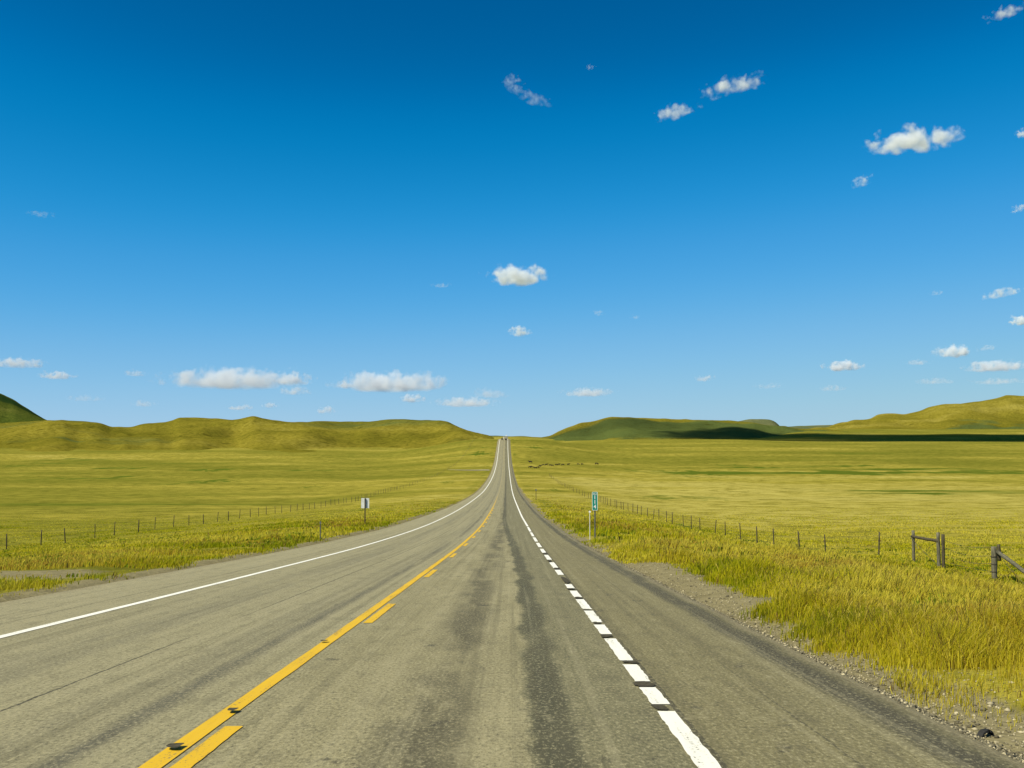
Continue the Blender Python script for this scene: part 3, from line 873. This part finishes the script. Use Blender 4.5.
link("brace_wire", wire_mesh([L(b0) + Vector((-.1, 0, 1.05)), L(b1) + Vector((-.1, 0, .15))], .009, .02), M_wire, root)
link("brace_wire", wire_mesh([L(b0) + Vector((-.1, 0, .10)), L(b1) + Vector((-.1, 0, 1.0))], .009, .02), M_wire, root)
link("wire_loop", wire_mesh([L(b0).lerp(L(b1), .3) + Vector((-.1, 0, 1.06)), L(b0).lerp(L(b1), .2) + Vector((-.12, 0, .86)), L(b0).lerp(L(b1), .28) + Vector((-.1, 0, .62))], .011), M_wire, root)

c0 = Vector(on_ground(16.8, 35.2)); c1 = Vector(on_ground(16.3, 31.9))
root = empty("corner_post", c0)
tag(root, "stout weathered corner post with a sloping brace rail beside the wire gap", "fence post")
L2 = lambda v: v - c0
stick("post", Vector((0, 0, -.5)), Vector((0.02, 0, 1.24)), .102, .095, root, M_grey_wood)
stick("cap_stub", Vector((0.17, -.05, .75)), Vector((0.16, -.05, 1.31)), .06, .05, root, M_wood)
stick("brace_rail", Vector((.1, -.08, 1.06)), L2(c1) + Vector((0, 0, 0.50)), .068, .062, root, M_grey_wood)
stick("post", L2(c1) + Vector((0, 0, -.5)), L2(c1) + Vector((0, 0, 1.15)), .10, .09, root, M_grey_wood)
link("brace_wire", wire_mesh([Vector((.1, -.1, 1.0)), L2(c1) + Vector((0, 0, .05))], .008, .03), M_wire, root)
link("brace_wire", wire_mesh([Vector((.1, -.1, .10)), L2(c1) + Vector((0, 0, .9))], .008, .03), M_wire, root)
for h in (.35, .62, .88):
    link("wrap_wire", MB().tube((0, 0, h), (0, 0, h + .03), .108, .108, 12, False).mesh("wrap_wire"), M_wire, root)

root = empty("wire_gate", b2)
tag(root, "slack strands of wire closing the gap between the brace frame and corner post", "wire gate")
for h, s in ((1.12, .10), (.85, .16), (.58, .14), (.30, .06)):
    link("strand", wire_mesh([Vector((0, 0, h)), (c0 - b2) + Vector((0, .1, h + .05))], .006, s), M_wire, root)

# ------------------------------------------------------------------ road signs
M_alu = worn("bare aluminium sign back", (0.60, 0.61, 0.60), (0.74, 0.75, 0.74), 5, 0.55, 0.4)
M_steel = worn("galvanised post", (0.10, 0.105, 0.085), (0.20, 0.20, 0.17), 6, 0.6, 0.4, 0.3, (1, 1, .3))
M_sgreen = worn("green sign sheeting", (0.0, 0.185, 0.145), (0.004, 0.225, 0.175), 3, 0.45, 0.4)
M_swhite = worn("white sign sheeting", (0.70, 0.72, 0.70), (0.80, 0.82, 0.80), 3, 0.5, 0.4)
M_pwhite = worn("white plastic marker", (0.62, 0.62, 0.58), (0.75, 0.75, 0.72), 5, 0.5, 0.4)
M_refl = worn("pearl reflector", (0.80, 0.80, 0.76), (0.92, 0.92, 0.88), 20, 0.2, 0.6)

def rounded(w, h, r, y, th, seg=5):
    pts = []
    for (cx, cz, a0) in ((w / 2 - r, h / 2 - r, 0), (-w / 2 + r, h / 2 - r, 90), (-w / 2 + r, -h / 2 + r, 180), (w / 2 - r, -h / 2 + r, 270)):
        for k in range(seg + 1):
            a = R(a0 + 90 * k / seg)
            pts.append((cx + math.cos(a) * r, cz + math.sin(a) * r))
    mb = MB()
    A = [mb.bm.verts.new((x, y, z)) for x, z in pts]; B = [mb.bm.verts.new((x, y + th, z)) for x, z in pts]
    mb.bm.faces.new(A); mb.bm.faces.new(B[::-1])
    for i in range(len(pts)):
        j = (i + 1) % len(pts); mb.bm.faces.new([A[i], B[i], B[j], A[j]])
    return mb

def text_mesh(txt, size, depth=0.002):
    cu = bpy.data.curves.new("letters", 'FONT')
    cu.body = txt; cu.size = size; cu.extrude = depth; cu.align_x = 'CENTER'; cu.align_y = 'CENTER'
    cu.offset = size * 0.012
    ob = bpy.data.objects.new("letters", cu); COL.objects.link(ob)
    dg = bpy.context.evaluated_depsgraph_get(); dg.update()
    me = bpy.data.meshes.new_from_object(ob.evaluated_get(dg))
    bpy.data.objects.remove(ob); bpy.data.curves.remove(cu)
    return me

def channel_post(h, name, parent, mat, w=0.06, y=0.0, z0=-0.4):
    """U-section steel post"""
    mb = MB()
    t_ = 0.006
    mb.box((w * .5, t_, h - z0), (0, y, (h + z0) / 2))
    for s in (-1, 1):
        mb.box((t_, 0.03, h - z0), (s * w * .26, y + .016, (h + z0) / 2), Matrix.Rotation(R(18 * s), 3, 'Z'))
        mb.box((w * .25, t_, h - z0), (s * w * .42, y + .03, (h + z0) / 2))
    return mb.build(name, mat, parent)

# green mile marker
mx, my = 4.12, 50.0
root = empty("mile_marker", on_ground(mx, my), R(-3))
tag(root, "narrow green mile marker sign with white numerals on a steel post at the road edge", "road sign")
H = 2.36
channel_post(H, "post", root, M_steel, 0.07, 0.004)
pn = rounded(0.28, 0.92, 0.045, -0.012, 0.006).build("panel", M_sgreen, root); pn.location.z = H - 0.40
mb = rounded(0.274, 0.914, 0.045, -0.0145, 0.002)
inner = rounded(0.236, 0.876, 0.03, -0.0145, 0.002)
# border ring
ring = MB()
po = [v.co.copy() for v in mb.bm.verts][:24]; pi_ = [v.co.copy() for v in inner.bm.verts][:24]
A = [ring.bm.verts.new((c.x, -0.0150, c.z)) for c in po]; B = [ring.bm.verts.new((c.x, -0.0150, c.z)) for c in pi_]
for i in range(24):
    j = (i + 1) % 24; ring.bm.faces.new([A[i], A[j], B[j], B[i]])
mb.bm.free(); inner.bm.free()
ring.build("border", M_swhite, pn)
for txt, z, s in (("MILE", 0.350, 0.098), ("1", 0.185, 0.27), ("1", -0.045, 0.27), ("4", -0.28, 0.27)):
    t_ = link("legend", text_mesh(txt, s), M_swhite, pn)
    t_.rotation_euler = (R(90), 0, 0); t_.location = (0, -0.0155, z)

# white delineator beside it
dx_, dy_ = 4.02, 52.0
root = empty("delineator", on_ground(dx_, dy_))
tag(root, "slim white delineator post with round reflectors standing beside the green mile marker", "road marker")
channel_post(1.46, "post", root, M_pwhite, 0.034)
for s in (-1, 1):
    rf_ = MB(); rf_.tube((s * .0, -.012, 0), (s * .0, -.028, 0), .055, .05, 16)
    if s < 0: o = rf_.build("reflector", M_refl, root); o.location.z = 1.43
    else: rf_.bm.free()

# left sign seen from behind
lx_, ly_ = -11.1, 76.0
root = empty("sign_back", on_ground(lx_, ly_), R(2))
tag(root, "bare aluminium back of a road sign on a dark post in the left verge", "road sign")
H = 2.02
mb = MB(); mb.box((.085, .085, H + .4), (0, 0, (H - .4) / 2), None, .006); mb.build("post", M_wood, root)
pn = rounded(.60, .76, .04, .046, .004).build("panel", M_alu, root); pn.location.z = H - .37
for z in (-.24, .24):
    mb = MB(); mb.tube((0, -.048, z), (0, .052, z), .011, .011, 8); mb.build("bolt", M_steel, pn)

# thin marker post in the left verge, tall one on the right further on
q = hit(322.5, 536)
root = empty("delineator", on_ground(-9.55, 50.2))
tag(root, "thin grey delineator post half hidden in the grass of the left verge", "road marker")
channel_post(.92, "post", root, M_steel, .05)
MBp = rounded(.08, .12, .02, -.01, .004).build("reflector", M_steel, root); MBp.location.z = .84
root = empty("sign_back", on_ground(4.35, 182))
tag(root, "distant thin sign post with a small pale plate in the right verge", "road sign")
mb = MB(); mb.box((.10, .10, 2.3), (0, 0, .85), None, .006); mb.build("post", M_wood, root)
pn = rounded(.30, .24, .03, -.06, .004).build("panel", M_steel, root); pn.location.z = 1.85

# ------------------------------------------------------------------ vehicles near the crest
M_cardark = worn("dark car paint", (0.012, 0.013, 0.016), (0.022, 0.023, 0.027), 3, 0.3, 0.5)
M_carwhite = worn("white truck paint", (0.72, 0.72, 0.70), (0.80, 0.80, 0.78), 3, 0.4, 0.5)
M_glass = worn("tinted car glass", (0.012, 0.014, 0.016), (0.02, 0.022, 0.024), 3, 0.08, 0.6)
M_tyre = worn("tyre rubber", (0.012, 0.012, 0.012), (0.02, 0.02, 0.02), 9, 0.85, 0.2)
M_rim = worn("alloy rim", (0.35, 0.35, 0.36), (0.5, 0.5, 0.5), 5, 0.35, 0.5, 0.8)
M_lamp = worn("lamp lens", (0.65, 0.65, 0.6), (0.8, 0.8, 0.76), 5, 0.15, 0.6)
M_tail = worn("red lamp lens", (0.30, 0.01, 0.008), (0.4, 0.02, 0.015), 5, 0.2, 0.6)

def wheels(root, xs, ys, r, w):
    for x in xs:
        for y in ys:
            wl = MB().tube((-w / 2, 0, 0), (w / 2, 0, 0), r, r, 18).build("wheel", M_tyre, root); wl.location = (x, y, r)
            s = 1 if x > 0 else -1
            rm = MB().tube((s * (w / 2 - .01), 0, 0), (s * (w / 2 + .012), 0, 0), r * .62, r * .55, 14).build("rim", M_rim, wl)

def car(label, x, y, rz):
    root = empty("car", (x, y, float(road_z(y)) + .004), rz)
    tag(root, label, "car", None)
    prof = [(-2.3, .35), (-2.32, .75), (-2.2, 1.0), (-1.7, 1.08), (-1.15, 1.12), (-.55, 1.66), (.9, 1.70), (2.05, 1.60), (2.28, 1.05), (2.3, .4)]
    mb = MB(); mb.prism(prof, -.9, .9)
    for v in mb.bm.verts:
        if v.co.z > 1.2: v.co.x *= .82
    bmesh.ops.bevel(mb.bm, geom=mb.bm.edges[:], offset=.06, segments=2, affect='EDGES')
    mb.build("body", M_cardark, root, True)
    mb = MB(); mb.prism([(-1.16, 1.16), (-.64, 1.58), (-.62, 1.60), (-1.18, 1.15)], -.66, .66); mb.build("windscreen", M_glass, root)
    mb = MB(); mb.prism([(2.1, 1.55), (2.3, 1.12), (2.32, 1.13), (2.12, 1.56)], -.64, .64); mb.build("rear_window", M_glass, root)
    for s in (-1, 1):
        mb = MB(); mb.prism([(-.95, 1.18), (-.5, 1.58), (1.9, 1.54), (2.05, 1.18)], .86 * s, .80 * s)
        for v in mb.bm.verts:
            if v.co.z > 1.4: v.co.x = s * (.76 if abs(v.co.x) > .83 else .70)
        mb.build("side_window", M_glass, root)
        mb = MB(); mb.box((.34, .06, .16), (s * .62, -2.29, .78), None, .02); mb.build("headlight", M_lamp, root)
        mb = MB(); mb.box((.2, .06, .26), (s * .74, 2.29, .92), None, .02); mb.build("tail_light", M_tail, root)
    wheels(root, (-.8, .8), (-1.4, 1.4), .36, .24)
    return root
yc = 952.0
car("tiny dark car coming over the crest in the left lane", float(road_c(yc)) - 1.75, yc, 0.0)
yc = 944.0
car("tiny dark car driving away over the crest in the right lane", float(road_c(yc)) + 2.0, yc, R(180))

yt = 2330.0
root = empty("truck", (float(road_c(yt)) + 1.6, yt, float(road_z(yt)) + .004), R(180))
tag(root, "far pale box truck on the second rise of the road", "truck")
mb = MB(); mb.box((2.5, 7.2, 2.8), (0, 1.2, 2.45), None, .05); mb.build("cargo_box", M_carwhite, root)
mb = MB(); mb.prism([(-4.6, .55), (-4.62, 1.5), (-4.1, 2.75), (-2.6, 2.8), (-2.6, .55)], -1.1, 1.1)
bmesh.ops.bevel(mb.bm, geom=mb.bm.edges[:], offset=.06, segments=2, affect='EDGES'); mb.build("cab", M_carwhite, root)
mb = MB(); mb.prism([(-4.66, 1.6), (-4.22, 2.6), (-4.20, 2.6), (-4.64, 1.6)], -.95, .95); mb.build("windscreen", M_glass, root)
mb = MB(); mb.box((2.2, 9.0, .22), (0, .3, .8)); mb.build("chassis", M_cardark, root)
wheels(root, (-1.0, 1.0), (-3.6, 3.0), .48, .34)

# ------------------------------------------------------------------ cattle on the far right pasture
M_cow = worn("black cattle hide", (0.010, 0.008, 0.007), (0.028, 0.022, 0.018), 3, 0.8, 0.2)
def cow_mesh(graze):
    J, E, Rd = [], [], []
    def j(p, r, par=None):
        J.append(p); Rd.append(r)
        if par is not None: E.append((par, len(J) - 1))
        return len(J) - 1
    hip = j((0, .75, 1.12), .33)
    mid = j((0, .1, 1.05), .40, hip); ch = j((0, -.55, 1.08), .38, mid)
    rump = j((0, 1.0, 1.12), .22, hip); tl = j((0, 1.12, .95), .05, rump); j((0, 1.14, .45), .04, tl)
    if graze:
        nk = j((0, -.95, .95), .22, ch); hd = j((0, -1.25, .52), .17, nk); mz = j((0, -1.38, .20), .10, hd)
        ear = [(s * .22, -1.18, .56) for s in (-1, 1)]
    else:
        nk = j((0, -.98, 1.32), .22, ch); hd = j((0, -1.28, 1.50), .18, nk); mz = j((0, -1.62, 1.36), .11, hd)
        ear = [(s * .26, -1.22, 1.56) for s in (-1, 1)]
    for e in ear: j(e, .045, hd)
    for s in (-1, 1):
        a = j((s * .24, -.60, .78), .16, ch); b = j((s * .22, -.62, .40), .085, a); c = j((s * .22, -.60, .10), .065, b); j((s * .22, -.66, .02), .07, c)
        a = j((s * .26, .82, .80), .20, hip); b = j((s * .24, .98, .46), .09, a); c = j((s * .23, .93, .12), .065, b); j((s * .23, .87, .02), .07, c)
    me = bpy.data.meshes.new("cow_body")
    me.from_pydata(J, E, [])
    ob = bpy.data.objects.new("tmp_cow", me); COL.objects.link(ob)
    ob.modifiers.new("skin", 'SKIN'); sub = ob.modifiers.new("sub", 'SUBSURF'); sub.levels = 1
    for i, v in enumerate(me.skin_vertices[0].data):
        v.radius = (Rd[i], Rd[i]); v.use_root = (i == 0)
    dg = bpy.context.evaluated_depsgraph_get(); dg.update()
    out = bpy.data.meshes.new_from_object(ob.evaluated_get(dg))
    bpy.data.objects.remove(ob); bpy.data.meshes.remove(me)
    out.polygons.foreach_set('use_smooth', np.ones(len(out.polygons), dtype=bool))
    out.materials.clear(); out.materials.append(M_cow)
    return out
cows = [cow_mesh(True), cow_mesh(False)]
spots = [(530.3, 463.3), (529.8, 468.0), (532.3, 468.1), (535.4, 468.7), (537.9, 468.3), (540.0, 467.2), (543.0, 465.9), (546.4, 465.7), (550.2, 466.2), (552.4, 466.4), (556.4, 465.6), (558.8, 465.3), (562.7, 465.7), (568.4, 465.4), (578.3, 465.0), (582.2, 465.1), (596.7, 464.8)]
for i, (px, py) in enumerate(spots):
    h_ = hit(px, py, 350, 1100)
    if h_ is None: continue
    o = bpy.data.objects.new("cow", cows[i % 2] if i else cows[1]); COL.objects.link(o)
    o.location = (h_[0], h_[1], float(ground(h_[0], h_[1])))
    o.rotation_euler.z = R(90 if i % 3 else -90) + random.uniform(-.6, .6)
    sc_ = 1.05 if i in (0, 16) else random.uniform(.68, .85)
    o.scale = (sc_,) * 3
    tag(o, "tiny black cow of the herd strung out across the far right pasture", "cow", "black cattle grazing on the far right pasture")

# ------------------------------------------------------------------ clouds: each a body of vapour at its own distance
def vapour(name, thr, gain, warp, clump, core=0.6):
    t = NT(name)
    tc = t.n('ShaderNodeTexCoord')
    p = t.vm('MULTIPLY', t.vm('SUBTRACT', tc.outputs['Generated'], (0.5, 0.5, 0.5)), (2.0, 2.0, 2.0))
    x, y, z = t.xyz(p)
    # flat base: stretch the lower half
    zz = t.m('ADD', z, 0.35)
    zz = t.m('ADD', t.m('MULTIPLY', t.m('MAXIMUM', zz, 0.0), 0.80), t.m('MULTIPLY', t.m('MINIMUM', zz, 0.0), 1.9))
    r2 = t.m('ADD', t.m('ADD', t.m('MULTIPLY', x, x), t.m('MULTIPLY', y, y)), t.m('MULTIPLY', zz, zz))
    size = t.n('ShaderNodeAttribute', attribute_type='OBJECT', attribute_name='span').outputs['Fac']
    dens = t.n('ShaderNodeAttribute', attribute_type='OBJECT', attribute_name='vapour').outputs['Fac']
    rnd = t.n('ShaderNodeObjectInfo').outputs['Random']
    ob = t.n('ShaderNodeVectorMath', operation='DIVIDE')
    t.put(ob.inputs[0], tc.outputs['Object'])
    t.put(ob.inputs[1], t.comb(size, size, size))
    q = t.vm('ADD', ob.outputs[0], t.comb(t.m('MULTIPLY', rnd, 71.0), t.m('MULTIPLY', rnd, 37.0), 0.0))
    n1 = t.noise(q, clump, 3, 0.5, 0.1)
    f = t.m('ADD', t.m('SUBTRACT', core, r2), t.m('MULTIPLY', t.m('MULTIPLY', t.m('SUBTRACT', n1, 0.5), warp), t.ss(z, -0.75, 0.15, 0.42, 1.0)))
    d = t.m('MULTIPLY', t.ss(f, thr, thr + gain), dens)
    vs = t.n('ShaderNodeVolumePrincipled')
    vs.inputs['Color'].default_value = (0.93, 0.955, 1.0, 1)
    vs.inputs['Anisotropy'].default_value = -0.1
    t.put(vs.inputs['Density'], d)
    m = t.done(None, vs.outputs[0])
    m.cycles.volume_step_rate = 0.6
    return m
M_cumulus = vapour("cumulus vapour", 0.0, 0.85, 3.9, 3.6, 0.50)
M_wisp = vapour("thin cloud vapour", 0.02, 1.3, 4.2, 3.0, 0.46)

def cloud(px, py, w, h, od, label, thin=False, tilt=0.0, alt=None, group=None):
    a, b = ray(px, py)
    alt = alt or 1500.0
    Y = min(alt / max(b, 0.028), 42000.0)
    X, Z = a * Y, b * Y
    k = Y / F
    W, Hh = w * k * 1.22, h * k * 1.18
    D = W * 0.75
    mb = MB(); mb.box((W, D, Hh), (0, 0, 0))
    o = mb.build("cloud", M_wisp if thin else M_cumulus)
    o.location = (X, Y, Z)
    o.rotation_euler = (0, R(tilt), -math.atan2(X, Y))
    o["span"] = float(min(W * 0.55, Hh * 1.7)); o["vapour"] = float((1.2 if thin else 0.75) * od / (0.5 * (D + Hh)))
    return tag(o, label, "cloud", group)

for c in [
    (517, 275, 64, 24, 11, "small dense cumulus alone in mid sky straight above the road"),
    (519, 331, 24, 13, 5, "tiny white cumulus puff below the lone cloud over the road"),
    (912, 140, 88, 24, 11, "bright elongated cumulus with a lumpy top in the upper right sky"),
    (676, 111, 46, 16, 5, "grey white cloudlet slanting up under the longer streak", True, -14),
    (733, 85, 68, 16, 5, "long ragged cloud streak rising towards the top right", True, -9),
    (514, 84, 26, 22, 1.6, "faint wisp curling down near the top centre of the sky", True, 40),
    (536, 99, 40, 12, 1.3, "thin tail of vapour trailing below the curling wisp", True, 16),
    (862, 181, 22, 15, 2.6, "small fuzzy puff beneath the bright elongated cumulus", True, -20),
    (590, 67, 12, 6, 0.9, "faintest speck of vapour right of the curling wisp", True),
    (1006, 12, 44, 12, 3.0, "grey cloud scrap in the top right corner", True, -15),
    (1022, 133, 16, 13, 4, "pale cloud edge cut by the right border beside the bright cumulus", True),
    (1019, 208, 18, 9, 2.5, "thin cloud scrap at the right border in mid sky", True, -15),
    (1003, 293, 42, 10, 4, "slender slanting cloud at the right side of mid sky", True, -8),
    (1021, 320, 22, 14, 8, "white cumulus cut by the right border below the slender cloud"),
    (954, 351, 38, 16, 8, "plump white cumulus above the long flat cloud over the right hill"),
    (996, 366, 62, 13, 8, "long flat bright cloud low over the right hill"),
    (986, 348, 20, 8, 2, "faint puff between the plump cumulus and the right border", True),
    (918, 362, 26, 8, 2, "faint veil left below the plump cumulus", True),
    (934, 381, 40, 8, 1.6, "dim broken streak under the plump cumulus", True),
    (998, 381, 54, 8, 2.2, "dim streak just above the right hill crest", True),
    (843, 366, 40, 12, 9, "neat small cumulus midway between road and right border"),
    (832, 388, 28, 8, 2, "dim puff low below the neat small cumulus", True),
    (705, 378, 22, 9, 3, "little white puff above the shaded mesa", True),
    (588, 392, 54, 11, 4.5, "flat cloud bank low on the horizon above the left end of the mesa"),
    (18, 363, 50, 13, 6, "white cloud at the left border above the green hill"),
    (57, 375, 36, 10, 4.5, "small flat cloud just right of the one at the left border"),
    (136, 373, 24, 9, 3, "little puff between the left border and the wide cumulus bank", True),
    (230, 379, 136, 24, 10, "widest cumulus bank above the left rolling hills"),
    (292, 378, 42, 18, 6, "right lobe of cumulus adjoining the widest bank"),
    (295, 391, 32, 10, 3.5, "flat shred under the right end of the widest bank", True),
    (240, 407, 28, 8, 3.5, "low shred of cloud left of its pair over the rolling hills", True),
    (270, 405, 18, 7, 3.5, "low shred of cloud right of its pair over the rolling hills", True),
    (326, 410, 22, 9, 4, "low small puff just over the hill crest beside the pair of shreds", True),
    (390, 382, 106, 24, 10, "bright peaked cumulus bank left of the road"),
    (344, 384, 24, 12, 3, "small torn puff on the left of the bright peaked bank", True),
    (413, 398, 26, 11, 6, "single puff under the bright peaked bank"),
    (466, 402, 64, 12, 6, "low flat cloud bank just left above the far end of the road"),
    (490, 393, 40, 14, 2, "hazy veil over the right end of the low flat bank", True),
    (41, 214, 26, 7, 0.9, "faint lone wisp high on the left side of the sky", True),
    (441, 285, 22, 6, 1.0, "faint wisp left of the small dense cumulus", True),
    (598, 313, 14, 7, 0.9, "ghostly speck right below the small dense cumulus", True),
    (635, 317, 12, 6, 0.8, "ghostly second speck further right of the small dense cumulus", True),
    (936, 293, 14, 6, 1.2, "faint speck left of the slender slanting cloud", True),
    (143, 403, 26, 9, 1.6, "dim low veil over the dip in the left hills", True),
    (85, 398, 40, 8, 1.2, "dim veil right of the green hill summit", True),
    (768, 386, 30, 8, 1.2, "dim veil above the far blunt mesa", True)]:
    cloud(*c)

M_deck = None
# the cloud overhead, up out of sight, whose shadow lies across the far plain and the mesa
def overhead(cx, cy, cz, W, D, Hh, od, label, rz=0.0):
    mb = MB(); mb.box((W, D, Hh), (0, 0, 0))
    o = mb.build("cloud", M_deck)
    o.location = (cx, cy, cz); o.rotation_euler = (0, 0, rz)
    o["span"] = W * 0.30; o["vapour"] = od / Hh
    return tag(o, label, "cloud")
def over_ground(gx, gy, gz, alt):
    t_ = (alt - gz) / SUN.z
    return gx + SUN.x * t_, gy + SUN.y * t_, alt
M_deck = vapour("broad cloud vapour", 0.02, 0.30, 1.6, 3.0, 0.72)
overhead(*over_ground(880, 1720, 20, 1250), 1420, 760, 260, 5, "broad cloud high overhead that shades the far plain on the right")
overhead(*over_ground(500, 2010, 36, 1330), 480, 500, 220, 5, "rounded cloud high overhead that shades the right end of the mesa")
overhead(*over_ground(250, 2260, 40, 1420), 600, 420, 180, 0.55, "thin ragged cloud high overhead that half shades the front of the mesa")
